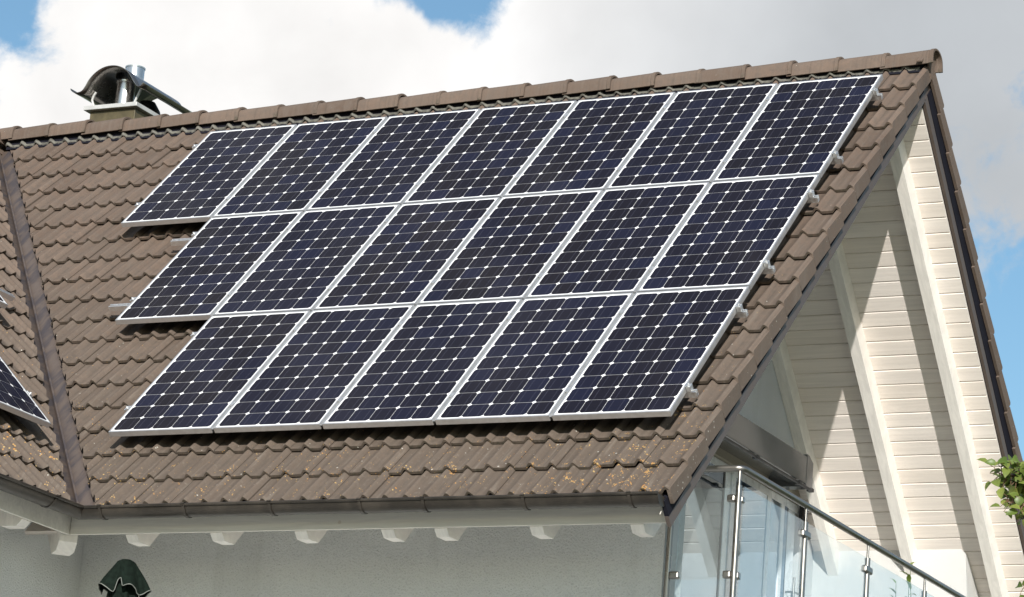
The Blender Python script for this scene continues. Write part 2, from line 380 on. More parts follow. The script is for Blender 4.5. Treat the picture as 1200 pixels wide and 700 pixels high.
# ------------------------------------------------------------------ ground
GZ = 2.4                                                                # terrace level at the house
def ground_z(x, y):
    t = min(1, max(0, (-8.5-y)/11.0)); t = t*t*(3-2*t)
    return 2.25 - 2.25*t
mb = MB(); n = 60
ys = [-400, -150, -60, -40, -30] + [-26+i*1.0 for i in range(30)] + [10, 30, 80, 200, 500]
xs = [-500, -200, -80, -40, -20, -10, 0, 10, 20, 40, 80, 200, 500]
mb.add([(x, y, ground_z(x, y)) for y in ys for x in xs], [(j*len(xs)+i, j*len(xs)+i+1, (j+1)*len(xs)+i+1, (j+1)*len(xs)+i) for j in range(len(ys)-1) for i in range(len(xs)-1)])
mb.build('ground', M['lawn'], kind='structure', smooth=30)
mb = MB(); mb.box((-4.999, 7.0), (-12.0, -3.252), (2.10, GZ)); mb.build('terrace', M['paving'], kind='structure')

# ------------------------------------------------------------------ the house
house = thing('house', 'white house with brown tiled gable roof, cream boarded soffit and glazed gable', 'house', (-4.5, 0, GZ))
TW, TG, S0, NC = 0.303, 0.336, 0.407, 18
def prof(u, phase=0.0):
    h = 0.0
    for c in (0.40, 0.90):
        d = abs(u-c)/0.125
        if d < 1: h += 0.034*(0.5+0.5*math.cos(math.pi*d))**0.85
    return h
US = [0.0, 0.12] + [0.40+k for k in (-.125, -.1, -.075, -.05, -.025, 0, .025, .05, .075, .1, .125)] + [0.65] + [0.90+k for k in (-.125, -.1, -.075, -.05, -.025, 0, .025, .05, .075, .1)]
def one_tile(mb, F, x0, s_head, s_nose, jit, tint, dn, yawk, xs_end=1.0):
    us = [u for u in US if u <= xs_end]
    rows = []; foot_shade = []
    for u in us:
        h = prof(u); x = x0+u*TW
        lift = lambda s: -0.012+0.036*(s-s_head)/(s_nose-s_head) + dn
        sn = s_nose + jit + yawk*(u-0.5)
        top = [(s_head, h+lift(s_head), 0.0), ((s_head+sn)/2, h+lift((s_head+sn)/2), 0.5), (sn-0.05, h+lift(sn-0.05), 0.75), (sn-0.012, h+lift(sn), 0.92), (sn, h+lift(sn)-0.003, 0.94), (sn-0.001, h+lift(sn)-0.023, 1.0), (sn-0.03, h+lift(sn)-0.025, 1.0)]
        rows.append((x, top)); foot_shade += [max([math.exp(-(((abs(u-c)/0.125)-1.05)/0.28)**2) for c in (0.40, 0.90, -0.10)])]*7
    P, nose = [], []
    for x, top in rows:
        for s, nn, ns in top: P.append(F(x, s, nn)); nose.append(ns)
    k = 7; fs = [(i*k+j, i*k+j+1, (i+1)*k+j+1, (i+1)*k+j) for i in range(len(rows)-1) for j in range(k-1)]
    mb.add(P, fs); ti = [tint]*len(P)
    if xs_end >= 1.0:                                                   # the thick lapping edge on the right
        x, top = rows[-1]
        e = [F(x, s, nn) for s, nn, _ in top[:5]] + [F(x, s, nn-0.020) for s, nn, _ in top[:5]]
        mb.add(e, [(i, i+1, i+6, i+5) for i in range(4)]); nose += [0.4]*10; ti += [tint]*10; foot_shade += [1.0]*10
    mb.att.setdefault('nose', []).extend(nose); mb.att.setdefault('foot_shade', []).extend(foot_shade); mb.att.setdefault('tint', []).extend(ti)
def tile_field(F, x_right, ncol, courses, seed):
    rnd = random.Random(seed); mb = MB()
    for k in courses:
        for j in range(ncol):
            sn = S0+TG*k; sh = max(0.045, sn-TG-0.03)
            one_tile(mb, F, x_right-(j+1)*TW + rnd.uniform(-.002, .002), sh, sn, rnd.uniform(-.008, .008), rnd.random(), rnd.uniform(-.004, .006), rnd.uniform(-.011, .011))
    return mb
NJ = len('x')
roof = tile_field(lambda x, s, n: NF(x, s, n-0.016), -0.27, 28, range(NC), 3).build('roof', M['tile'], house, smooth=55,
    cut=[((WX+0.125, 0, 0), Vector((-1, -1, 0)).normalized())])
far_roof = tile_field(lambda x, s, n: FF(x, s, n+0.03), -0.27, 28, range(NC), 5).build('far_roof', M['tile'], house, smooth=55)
# wing: the eave axis runs along -Y, tiles laid from the front end
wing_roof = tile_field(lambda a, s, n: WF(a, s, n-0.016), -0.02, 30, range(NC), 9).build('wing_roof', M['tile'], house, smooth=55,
    cut=[((WX+0.105, 0, 0), Vector((1, 1, 0)).normalized())] if False else [((WX, -0.12, 0), Vector((1, 1, 0)).normalized())])

# verge tiles: the last tile of each course with its side flap
def verge_mesh(sign):
    mb = MB(); F = lambda x, s, n: Vector((x, -sign*0+s, n))
    one_tile(mb, F, -0.27, -TG-0.03, 0.0, 0, 0.35, 0, 0)
    nv = len(mb.v)
    def flap(s, n): return (s, n)
    hi = lambda s: 0.018+0.036*(s+TG+0.03)/(TG+0.03)-0.012
    pts = [(-TG+0.006, -0.105+0.012), (-TG+0.006, hi(-TG)), (-0.012, hi(0)), (0.0, hi(0)-0.012), (0.0, -0.068)]
    mb.prism(pts, lambda p, q, t: Vector((t, p, q)), 0.010, 0.034)
    mb.att['nose'] += [0.5]*(len(mb.v)-nv); mb.att['foot_shade'] += [0.0]*(len(mb.v)-nv); mb.att['tint'] += [0.35]*(len(mb.v)-nv)
    return mb
vm = verge_mesh(1)
v0 = vm.build('verge_tile', M['tile'], roof, local=True, smooth=55)
hl = world_loc(house)
def place_verge(o, F, s, par, dn=0.0):
    ex, es, en = F(1, s, 0)-F(0, s, 0), F(0, s+1, 0)-F(0, s, 0), F(0, s, 1)-F(0, s, 0)
    p = F(0, s, dn)
    o.matrix_basis = Matrix(((ex.x, es.x, en.x, p.x-hl.x), (ex.y, es.y, en.y, p.y-hl.y), (ex.z, es.z, en.z, p.z-hl.z), (0, 0, 0, 1)))
    o.parent = par
for k in range(NC):
    o = v0 if k == 0 else v0.copy()
    if k: COL.objects.link(o)
    place_verge(o, NF, S0+TG*k+random.uniform(-.004, .004), roof, -0.013+random.uniform(-.003, .003))
for k in range(NC):
    o = v0.copy(); COL.objects.link(o); place_verge(o, FF, S0+TG*k+random.uniform(-.004, .004), far_roof, 0.04)

# ridge tiles, each lapping over the next one to its left
def ridge_mesh():
    mb = MB(); n = 12; rows = []
    for x, sc in ((0.0, 1.0), (-0.03, 1.0), (-0.035, 0.955), (-0.43, 0.86)):
        ring = []
        for k in range(n+1):
            a = math.pi*(k/n)
            y = -math.cos(a)*0.118*sc; z = (math.sin(a)**0.8)*0.098*sc-0.004*sc
            ring.append((x, y, z))
        rows.append(ring)
    rows = [[(r_[0][0], r_[0][1]*1.04, r_[0][2]-0.047)]+r_+[(r_[-1][0], r_[-1][1]*1.04, r_[-1][2]-0.047)] for r_ in rows]; n += 2
    inner = [[(x, y*0.86, z-(0.014 if z > 0.0 else 0.0)) for x, y, z in ring] for ring in rows]
    V = [p for r_ in rows for p in r_]+[p for r_ in inner for p in r_]; m = n+1; N = len(rows)*m
    fs = []
    for i in range(len(rows)-1):
        for k in range(n):
            fs.append((i*m+k, i*m+k+1, (i+1)*m+k+1, (i+1)*m+k)); fs.append((N+i*m+k, N+(i+1)*m+k, N+(i+1)*m+k+1, N+i*m+k+1))
        fs.append((i*m, (i+1)*m, N+(i+1)*m, N+i*m)); fs.append((i*m+n, N+i*m+n, N+(i+1)*m+n, (i+1)*m+n))
    for k in range(n):
        fs.append((k, N+k, N+k+1, k+1)); e = len(rows)-1
        fs.append((e*m+k, e*m+k+1, N+e*m+k+1, N+e*m+k))
    mb.add(V, fs); mb.att['tint'] = [0.5]*len(V); mb.att['nose'] = [1.0 if p[2] < -0.03 else (0.93 if p[0] > -0.033 else 0.0) for p in V]
    return mb
rt = ridge_mesh().build('ridge_tile', M['tile'], roof, local=True, smooth=40)
for k in range(23):
    o = rt if k == 0 else rt.copy()
    if k: COL.objects.link(o)
    o.parent = roof
    x = 0.09-0.387*k
    o.location = Vector((x, random.uniform(-.006, .006), RZ+0.012+random.uniform(-.004, .004)+0.035*(k/21.0)))-hl
    o.rotation_euler = (0, R(-1.2)+random.uniform(-.008, .008), random.uniform(-.012, .012))
for k in range(22):                                                     # the wing's own ridge, running forward
    o = rt.copy(); COL.objects.link(o); o.parent = roof
    o.location = Vector((WX, -0.45-0.387*k, RZ+0.03))-hl; o.rotation_euler = (0, R(-1.2), R(-90))
# ventilation roll under the ridge, pressed on to the tile waves
mb = MB(); P = []; nx = 700; rn = random.Random(4)
for i in range(nx+1):
    x = -8.5+8.47*i/nx
    u = ((x+0.27) % TW)/TW; h = prof(u)
    j = rn.uniform(-.004, .004)
    for s, n_ in ((0.066, 0.010+h*0.80), (0.076, 0.016+h*0.88), (0.088, 0.014+h*0.95), (0.102+j, 0.006+h), (0.103+j, -0.008+h)):
        P.append(NF(x, s, n_))
mb.add(P, [(i*5+k, i*5+k+1, (i+1)*5+k+1, (i+1)*5+k) for i in range(nx) for k in range(4)])
mb.build('ridge_roll', M['lead'], house, smooth=60)
mb = MB(); mb.prism([(-0.055, 0.06), (0.055, 0.06), (0.075, -0.09), (-0.075, -0.09)], lambda p, q, t: Vector((t, p, RZ+q)), -8.5, -0.02); mb.build('ridge_gap_shade', M['verge_gap'], house)  # black filler coloured as the shaded gap below the ridge tiles
# closing plates at the end of the ridge
mb = MB()
mb.prism([(-0.085, 0.03), (-0.055, 0.085), (0.0, 0.105), (0.055, 0.085), (0.085, 0.03), (0.03, -0.10), (0.0, -0.135), (-0.03, -0.10)], lambda p, q, t: Vector((t, p+0.01, RZ+q)), 0.020, 0.040)
mb.att['tint'] = [0.9]*len(mb.v); mb.att['nose'] = [0.2]*len(mb.v)
mb.build('ridge_end_plate', M['tile'], house, bevel=0.006)
mb = MB()
mb.hexa(NF, (-0.03, 0.016), (-0.05, 0.13), (0.075, 0.092)); mb.att['tint'] = [0.9]*len(mb.v); mb.att['nose'] = [0.2]*len(mb.v)
mb.build('ridge_clip', M['tile'], house, bevel=0.004)

# closed roof bodies under the tiles (battens and felt), so nothing shows through
mb = MB(); mb.hexa(NF, (WX, -0.04), (0.12, 6.0), (-0.225, -0.045)); mb.build('roof_deck', M['verge_gap'], house, cut=[((WX+0.03, 0, 0), Vector((-1, -1, 0)).normalized())])
mb = MB(); mb.hexa(FF, (WX, -0.04), (0.12, 6.0), (-0.225, -0.02)); mb.build('roof_deck', M['verge_gap'], house)
mb = MB(); mb.hexa(WF, (-9.2, 0), (0.12, 6.0), (-0.225, -0.045)); mb.build('roof_deck', M['verge_gap'], house, cut=[((WX, -0.03, 0), Vector((1, 1, 0)).normalized())])
mb = MB(); mb.hexa(lambda a, s, n: Vector((WX-(s+n)*C45, a, RZ+(n-s)*C45)), (-9.2, 0), (0.0, 6.1), (-0.2, 0.03)); mb.att = {}
mb.build('back_roof', M['tile'], house)

# valley sheet between the roof and the wing
def valley_sheet():
    mb = MB(); N = 60; P = []
    vd = Vector((1, -1, -1))                                             # down the valley
    for i in range(N+1):
        tt = 0.05+4.24*i/N
        o = Vector((WX, 0, RZ-0.055))+vd*tt
        jig = 0.004*math.sin(tt*9)+0.003*math.sin(tt*23)
        for dx, up in ((-1, 0), ):
            pass
        # wing side, upstand, main side
        wv = lambda d, h: o + Vector((0, -d, 0)) + Vector((C45, 0, C45))*h   # on the wing plane
        mv = lambda d, h: o + Vector((d, 0, 0)) + Vector((0, -C45, C45))*h   # on the main plane
        upst = Vector((0.0, 0, 0.040))
        P += [wv(0.19, -0.012), wv(0.12, 0.004+jig), wv(0.03, 0.008), o+upst*0.15+Vector((0, -0.012, 0)), o+upst+Vector((0, -0.010, 0)), o+upst*1.12, o+upst+Vector((0.010, 0, 0)), o+upst*0.15+Vector((0.012, 0, 0)), mv(0.03, 0.008), mv(0.12, 0.004+jig), mv(0.19, -0.012)]
    k = 11
    mb.add(P, [(i*k+j, i*k+j+1, (i+1)*k+j+1, (i+1)*k+j) for i in range(N) for j in range(k-1)])
    return mb
valley_sheet().build('valley_sheet', M['valley'], house, smooth=35)

# barge boards with the dark gap strip above them
def barge(F, name, dn=0.0):
    mb = MB(); mb.hexa(F, (-0.028, 0.0), (0.20, 6.17), (-0.218, -0.142))
    g = MB(); g.hexa(F, (-0.026, 0.004), (0.20, 6.168), (-0.1405, -0.03+dn)); g.build('dark_strip', M['verge_gap'], house)
    return mb.build(name, M['barge'], house, bevel=0.003)
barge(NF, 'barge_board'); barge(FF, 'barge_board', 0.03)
mb = MB(); mb.prism([(-0.13, -0.16), (0, -0.03), (0.13, -0.16), (0.13, -0.29), (0, -0.305), (-0.13, -0.29)], lambda p, q, t: Vector((t, p, RZ+q)), -0.024, -0.004)
mb.build('barge_cap', M['barge'], house)

# boarded soffits
def soffit(F, x0, x1, s0, s1, n, name):
    mb = MB(); rn = random.Random(11); pitch = 0.1345; s = s0; tint = []
    while s < s1:
        a, b = s+0.0025, min(s+pitch-0.0025, s1); c = 0.006
        P = [(a, n+0.012), (a, n+c*0.7), (a+c, n), (b-c, n), (b, n+c*0.7), (b, n+0.012)]
        o0 = len(mb.v); j = rn.uniform(-.001, .001)
        for x in (x0, x1):
            mb.v += [F(x, p, q+j) for p, q in P]
        mb.f += [(o0+i, o0+i+1, o0+7+i, o0+6+i) for i in range(5)] + [tuple(o0+6+i for i in range(6))]
        tint += [rn.random()]*12
        s += pitch
    o0 = len(mb.v); mb.hexa(F, (x0, x1), (s0, s1), (n+0.010, n+0.022)); tint += [1.0]*8
    mb.att['tint'] = tint
    return mb.build(name, M['board'], house)
soffit(FF, -1.84, -0.028, 0.26, 6.05, -0.25, 'soffit')
soffit(NF, -1.84, -0.028, 0.26, 6.05, -0.25, 'soffit')
soffit(NF, -4.9, -1.85, 4.3, 6.05, -0.25, 'soffit')
soffit(WF, -9.0, -4.2, 4.9, 6.05, -0.25, 'soffit')

# rafters: plumb and level cut tails
RX = [-0.272, -0.972, -1.655, -2.045, -2.695, -3.345, -4.015]
def rafter(F2, x, w=0.092):
    mb = MB(); tn, bn = -0.246*math.sqrt(2), -0.395*math.sqrt(2)
    poly = [(0.06, -0.06+tn), (4.128, -4.128+tn), (4.128, -4.48), (4.085, -4.525), (3.96, -4.525), (0.06, -0.06+bn)]
    mb.prism(poly, lambda p, q, t: Vector((t, F2*p, RZ+q)), x-w/2, x+w/2)
    return mb.build('rafter', M['beam'], house, bevel=0.004)
for x in RX: rafter(-1, x)
for x in RX[:3]: rafter(1, x)
for y in (-4.63, -5.3, -5.97, -6.64):                                    # the wing's rafters
    mb = MB(); tn, bn = -0.246*math.sqrt(2), -0.395*math.sqrt(2)
    poly = [(3.2, -3.2+tn), (4.128, -4.128+tn), (4.128, -4.48), (4.085, -4.525), (3.96, -4.525), (3.2, -3.2+bn)]
    mb.prism(poly, lambda p, q, t: Vector((WX+p, t, RZ+q)), y-0.05, y+0.05); mb.build('rafter', M['beam'], house, bevel=0.004)
mb = MB()                                                                # valley rafter tail in the inner corner
poly = [(3.3, -3.3-0.33), (4.13, -4.13-0.33), (4.13, -4.52), (4.08, -4.575), (3.96, -4.575), (3.3, -3.92)]
mb.prism(poly, lambda p, q, t: Vector((WX+p+t, -p+t, RZ+q)), -0.045, 0.045); mb.build('rafter', M['beam'], house, bevel=0.004)

# fascia boards
mb = MB(); mb.prism([(-4.12, -4.235), (-4.315, -4.335), (-4.318, -4.38), (-4.312, -4.38), (-4.308, -4.341), (-4.12, -4.244)], lambda p, q, t: Vector((t, p, RZ+q)), -4.42, -0.03); mb.build('eave_light_stop', M['gutter'], house)  # sheet added behind the gutter to stop sunlight leaking onto the fascia
mb = MB(); mb.prism([(4.12, -4.235), (4.315, -4.335), (4.318, -4.38), (4.312, -4.38), (4.308, -4.341), (4.12, -4.244)], lambda p, q, t: Vector((WX+p, t, RZ+q)), -9.0, -4.22); mb.build('eave_light_stop', M['gutter'], house)  # same added light stop along the wing eave
FY = 4.15
mb = MB(); mb.prism([(-4.150, -4.475), (-4.150, -4.27), (-4.128, -4.25), (-4.128, -4.475)], lambda p, q, t: Vector((t, p, RZ+q)), WX+FY, -0.03)
mb.build('fascia_board', M['fascia'], house, bevel=0.002)
mb = MB(); mb.prism([(WX+4.150, -4.475), (WX+4.150, -4.27), (WX+4.128, -4.25), (WX+4.128, -4.475)], lambda p, q, t: Vector((p, t, RZ+q)), -9.0, -FY-0.001)
mb.build('fascia_board', M['fascia'], house, bevel=0.002)

# gutters with brackets
def gutter(G, t0, t1, end=True):
    mb = MB(); r = 0.066; n = 14; th = 0.003
    arc = [(math.cos(math.pi+math.pi*k/n), math.sin(math.pi+math.pi*k/n)) for k in range(n+1)]
    pr = [(a*r, b*r) for a, b in arc] + [(a*(r-th), b*(r-th)) for a, b in reversed(arc)]
    mb.prism(pr, G, t0, t1)
    g = mb.build('gutter', M['gutter'], house, smooth=40)
    b2 = MB(); f = t0(-r, 0) if callable(t0) else t0; 
    b2.tube([G(-r-0.004, 0.004, t0), G(-r-0.004, 0.004, t1)], 0.011, 10); b2.build('gutter_bead', M['gutter'], g, smooth=50)
    if end:
        b3 = MB(); b3.prism([(a*(r+0.002), b*(r+0.002)) for a, b in arc], G, t1, t1+0.004); b3.build('gutter_end', M['gutter'], g)
    return g
Gm = lambda p, q, t: Vector((t - (0), -4.36+p, RZ-4.353+q))
Gw = lambda p, q, t: Vector((WX+4.36-p, t, RZ-4.353+q))
# mitre: the sweep end follows the 45 degree plane in plan
def Gm2(p, q, t):
    x = t if t > -4.2 else (WX+4.36) - p
    return Vector((x, -4.36+p, RZ-4.353+q))
def Gw2(p, q, t):
    y = t if t < -4.5 else -4.36+p
    return Vector((WX+4.36-p, y, RZ-4.353+q))
g_main = gutter(Gm2, -4.29, -0.008)
g_wing = gutter(Gw2, -9.0, -4.36, False)
def bracket(G, t, g):
    mb = MB(); n = 12; r = 0.0685
    pr = [(math.cos(math.pi*0.97+math.pi*1.0*k/n)*r, math.sin(math.pi*0.97+math.pi*1.0*k/n)*r) for k in range(n+1)]
    pr = [(-r-0.012, 0.016), (-r-0.016, 0.006)] + pr
    out = [(p*1.045, q*1.045) for p, q in reversed(pr)]
    mb.prism(pr+out, G, t-0.013, t+0.013)
    mb.build('gutter_bracket', M['gutter'], g)
for x in (-4.09, -3.43, -2.77, -2.10, -1.64, -0.93, -0.20): bracket(Gm, x, g_main)
for y in (-4.75, -5.45, -6.15): bracket(Gw, y, g_wing)

# walls
WY, WXI = -3.25, -5.0
mb = MB(); mb.box((WXI-0.001, -0.47), (WY, WY+0.3), (GZ-0.3, RZ-3.52)); mb.build('front_wall', M['stucco'], house)
mb = MB(); mb.box((WXI-0.3, WXI), (-9.0, WY-0.0015), (GZ-0.3, RZ-3.95)); mb.build('wing_wall', M['stucco'], house)
mb = MB(); mb.prism([(WXI-0.301, GZ-0.3-RZ), (WXI-0.301, -3.9), (WX, -0.36), (2*WX-WXI+0.3, -3.9), (2*WX-WXI+0.3, GZ-0.3-RZ)], lambda p, q, t: Vector((p, t, RZ+q)), -8.9, -8.6); mb.build('wing_gable_wall', M['stucco'], house)
mb = MB(); mb.box((2*WX-WXI, 2*WX-WXI+0.299), (-8.9, 3.25), (GZ-0.3, RZ-3.95)); mb.build('west_wall', M['stucco'], house)
mb = MB(); mb.box((-9.0, -0.9), (3.25, 3.5), (GZ-0.3, RZ-3.75)); mb.build('back_wall', M['stucco'], house)
GX = -1.84
mb = MB(); tn = 0.262*math.sqrt(2)
mb.prism([(-2.55, -2.87), (2.52, -2.87), (2.52, -5.0), (2.84, -5.0), (2.84, -3.24), (0, -tn-0.02), (-2.84, -3.24), (-2.84, -5.0), (-2.55, -5.0)], lambda p, q, t: Vector((t, p, RZ+q)), GX-0.25, GX)
mb.build('gable_wall', M['stucco_white'], house)
mb = MB(); mb.prism([(-2.25, -2.63), (2.25, -2.63), (0.02, -0.40), (-0.02, -0.40)], lambda p, q, t: Vector((t, p, RZ+q)), GX+0.001, -1.703); mb.build('gable_infill', M['infill'], house)
mb = MB(); mb.box((GX-0.2, GX+0.010), (-2.3, 2.50), (RZ-2.872, RZ-2.60)); mb.build('lintel', M['lintel'], house)
mb = MB(); mb.box((GX-0.25, -0.47), (-3.26, -3.2), (RZ-5.0, RZ-5.0+0.02))
# knee wall along the far side of the balcony
mb = MB(); mb.prism([(GX, -5.0), (-0.37, -5.0), (-0.50, -3.235), (-0.545, -3.19), (GX, -3.19)], lambda p, q, t: Vector((p, t, RZ+q)), 2.842, 3.24)
mb.build('knee_wall', M['stucco_white'], house)
mb = MB(); mb.box((-0.50, -0.47), (-3.2, -2.9), (RZ-5, RZ-3.6)); 
# gable wall of the storey below and the floor between
mb = MB(); mb.box((-0.75, -0.47), (WY+0.3, 3.25), (GZ-0.3, RZ-5.12)); mb.build('lower_gable_wall', M['stucco'], house)
mb = MB(); mb.box((-5.0, -2.1), (-2.9, 2.9), (RZ-5.1, RZ-4.95)); mb.box((-5.0, -4.9), (-2.0, 2.0), (RZ-4.95, RZ-2.6))
mb.build('room', M['verge_gap'], house)

# glazing of the gable: mullions, panes, gaskets
zt, zb = RZ-2.874, RZ-4.95
win = MB(); win.box((GX-0.10, GX-0.02), (-2.54, 2.51), (zt-0.07, zt-0.003)); win.box((GX-0.10, GX-0.018), (-2.54, 2.51), (zb+0.002, zb+0.09))
frame = win.build('window_frame', M['white_frame'], house, bevel=0.004)
for y0, y1, m_, xo in ((-0.02, 0.09, 'white_frame', 0.022), (0.872, 0.900, 'dark', 0.006), (0.902, 1.00, 'white_frame', 0.012), (1.003, 1.09, 'white_frame', 0.024), (1.80, 1.88, 'white_frame', 0.008), (2.10, 2.17, 'white_frame', 0.012), (2.172, 2.24, 'blue_frame', 0.008), (2.242, 2.27, 'dark', 0.004)):
    b = MB(); b.box((GX-0.09, GX-0.018+xo), (y0, y1), (zb+0.09, zt-0.072)); b.build('mullion', M[m_], frame, bevel=0.003)
for y0, y1 in ((-1.3, -0.022), (0.092, 0.870), (1.092, 1.798), (1.882, 2.098)):
    b = MB(); b.box((GX-0.026, GX-0.016), (y0, y1), (zb+0.09, zt-0.072)); b.build('pane', M['window_glass'], frame)
b = MB(); b.box((GX-0.09, GX-0.03), (2.272, 2.47), (zb+0.09, zt-0.072)); b.build('door_panel', M['white_frame'], frame, bevel=0.004)
b = MB(); b.tube([(GX+0.045, 2.33, RZ-3.52), (GX+0.045, 2.33, RZ-3.72)], 0.011); b.tube([(GX-0.03, 2.33, RZ-3.64), (GX+0.045, 2.33, RZ-3.64), (GX+0.05, 2.42, RZ-3.64)], 0.009); b.build('door_handle', M['steel'], frame, smooth=40)
b = MB(); b.box((GX, GX+0.03), (2.475, 2.515), (RZ-3.10, zt+0.12)); b.build('shutter_guide', M['dark'], frame)

# ------------------------------------------------------------------ chimney
chim = MB(); chim.box((-7.93, -7.455), (0.32, 0.98), (RZ-1.2, RZ+0.352)); chim = chim.build('chimney', M['chimney'], house, bevel=0.004)
b = MB(); b.box((-7.972, -7.413), (0.27, 1.03), (RZ+0.353, RZ+0.393)); b.build('chimney_cap', M['cap'], chim, bevel=0.005)
def flue(cx, cy, r, z0, z1):
    b = MB(); b.lathe([(r, z0), (r, z1-0.014), (r+0.005, z1-0.012), (r+0.006, z1), (r-0.004, z1), (r-0.004, z1-0.15)], (cx, cy, RZ), 28); b.build('flue', M['flue'], chim, smooth=35)
flue(-7.675, 0.46, 0.084, 0.385, 0.655); flue(-8.085, 1.16, 0.088, 0.2, 1.075)
# arched hood with flared edges, running front to back
hp0 = [(-8.058, 0.526), (-8.047, 0.509), (-8.022, 0.491), (-7.975, 0.483), (-7.932, 0.496), (-7.901, 0.537), (-7.872, 0.591), (-7.825, 0.643), (-7.767, 0.682), (-7.698, 0.704), (-7.617, 0.705), (-7.543, 0.684), (-7.479, 0.645), (-7.433, 0.593), (-7.394, 0.538), (-7.358, 0.497), (-7.326, 0.489), (-7.302, 0.507), (-7.295, 0.522)]
hp = []
for i in range(len(hp0)-1):                                             # smooth the sheet's cross-section
    p0, p1, p2, p3 = [Vector(hp0[min(max(j, 0), len(hp0)-1)]) for j in (i-1, i, i+1, i+2)]
    for k in range(4):
        q = k/4; hp.append(tuple(0.5*((2*p1)+(p2-p0)*q+(2*p0-5*p1+4*p2-p3)*q*q+(3*p1-p0-3*p2+p3)*q**3)))
hp.append(hp0[-1])
b = MB(); P = []; ys_ = [0.16+0.86*i/8 for i in range(9)]
for y in ys_:
    for x, z in hp: P.append((x, y, RZ+z))
m = len(hp); b.add(P, [(j*m+i, j*m+i+1, (j+1)*m+i+1, (j+1)*m+i) for j in range(8) for i in range(m-1)])
hood = b.build('chimney_hood', M['hood'], chim, smooth=60)
sm = hood.modifiers.new('thickness', 'SOLIDIFY'); sm.thickness = 0.006; sm.offset = 0
for pts in (([(-7.90, 0.33, 0.39), (-7.925, 0.32, 0.46), (-7.905, 0.31, 0.50), (-7.885, 0.31, 0.53)]), ([(-7.46, 0.30, 0.39), (-7.40, 0.30, 0.525)]), ([(-7.90, 0.95, 0.39), (-7.92, 0.95, 0.50)]), ([(-7.45, 0.98, 0.39), (-7.37, 1.0, 0.49)])):
    b = MB(); b.tube([(x, y, RZ+z) for x, y, z in pts], 0.011, 8); b.build('hood_bracket', M['cap'], chim, smooth=40)
b = MB(); b.lathe([(0.15, 0.40), (0.12, 0.50), (0.07, 0.58), (0.0, 0.60)], (-7.66, 0.80, RZ), 16); b.build('flue_collar', M['dark'], chim, smooth=40)

# ------------------------------------------------------------------ solar panels
PW, PH, PX, PS = 0.8525, 1.6445, -0.181, 0.491
CW, CH, NT_ = 0.833, 1.629, 0.165
def make_panel():
    """local axes: x across, y down the slope, z out of the roof; origin at the upper right corner on the rail"""
    root = thing('solar_panel', 'x', 'solar panel')
    b = MB(); t = 0.040; f = 0.012
    for x0, x1, y0, y1 in ((-CW, 0, 0, f), (-CW, 0, CH-f, CH), (-CW, -CW+f, f, CH-f), (-f, 0, f, CH-f)): b.box((x0, x1), (y0, y1), (0, t))
    fr = b.build('frame', M['frame'], root, local=True, bevel=0.0012)
    b = MB(); b.box((-CW+f, -f), (f, CH-f), (0.030, 0.0375)); bs = b.build('backsheet', M['backsheet'], root, local=True)
    b = MB(); ci = []; p = 0.1578; c = 0.1554; ch = 0.0168; mx_ = (CW-5*p)/2; my = (CH-10*p)/2
    for i in range(5):
        for j in range(10):
            x0 = -CW+mx_+i*p+(p-c)/2; y0 = my+j*p+(p-c)/2; x1, y1 = x0+c, y0+c
            pl = [(x0+ch, y0), (x1-ch, y0), (x1, y0+ch), (x1, y1-ch), (x1-ch, y1), (x0+ch, y1), (x0, y1-ch), (x0, y0+ch)]
            b.add([(x, y, 0.0382) for x, y in pl], [tuple(range(8))]); ci += [float(i*10+j)]*8
    sl = MB(); sl.box((-CW-0.0192, -CW-0.0008), (0.002, CH-0.002), (0.026, 0.031)); sl = sl.build('gap_strip', M['strip'], root, local=True)
    ub = MB(); ub.box((-CW+f, -f), (f, CH-f), (0.020, 0.0292)); ub = ub.build('bounce_block', M['dark'], root, local=True)  # black sheet added below to cut bounce light and deepen the gap shadow
    b.att['cell'] = ci; ce = b.build('cells', M['cell'], root, local=True)
    KIDS[root.name] = [fr, bs, ce, ub, sl]
    return root
def frame_matrix(F, a, s, n, flip=False):
    ex, es, en = F(a+1, s, n)-F(a, s, n), F(a, s+1, n)-F(a, s, n), F(a, s, n+1)-F(a, s, n); p = F(a, s, n)
    return Matrix(((ex.x, es.x, en.x, p.x), (ex.y, es.y, en.y, p.y), (ex.z, es.z, en.z, p.z), (0, 0, 0, 1)))
ORD = ['first', 'second', 'third', 'fourth', 'fifth', 'sixth', 'seventh']
proto = make_panel(); first = True; bare = []
for j, (nm, cnt) in enumerate((('top', 7), ('middle', 6), ('bottom', 5))):
    for i in range(cnt):
        o = proto if first else copy_tree(proto); first = False
        o.matrix_world = frame_matrix(NF, PX-i*PW, PS+j*PH, NT_-0.040)
        if i == cnt-1: bare.append(o)
        li = cnt-1-i
        where = 'leftmost' if li == 0 else ('rightmost' if i == 0 else ORD[li]+' from the left')
        extra = ''
        if i == 0: extra = ''
        tag(o, 'dark blue solar panel, %s in the %s row of %s%s' % (where, nm, {7: 'seven', 6: 'six', 5: 'five'}[cnt], extra), 'solar panel', 'solar panels on the main roof')
for o in bare:                                                          # nothing to bridge beside the leftmost panel of a row
    for ch in list(o.children):
        if ch.name.startswith('gap_strip'): bpy.data.objects.remove(ch)
WFm = lambda a, s, n: WF(a, s, n)
for yv, j, lab in ((-4.215, 2, 'dark solar panel on the left wing roof, its corner beside the valley sheet'), (-3.305, 1, 'solar panel mostly cut off at the left edge, above the other wing roof panel')):
    o = copy_tree(proto); o.matrix_world = frame_matrix(WFm, yv, PS+j*PH, NT_-0.040)
    tag(o, lab, 'solar panel', 'solar panels on the left wing roof')

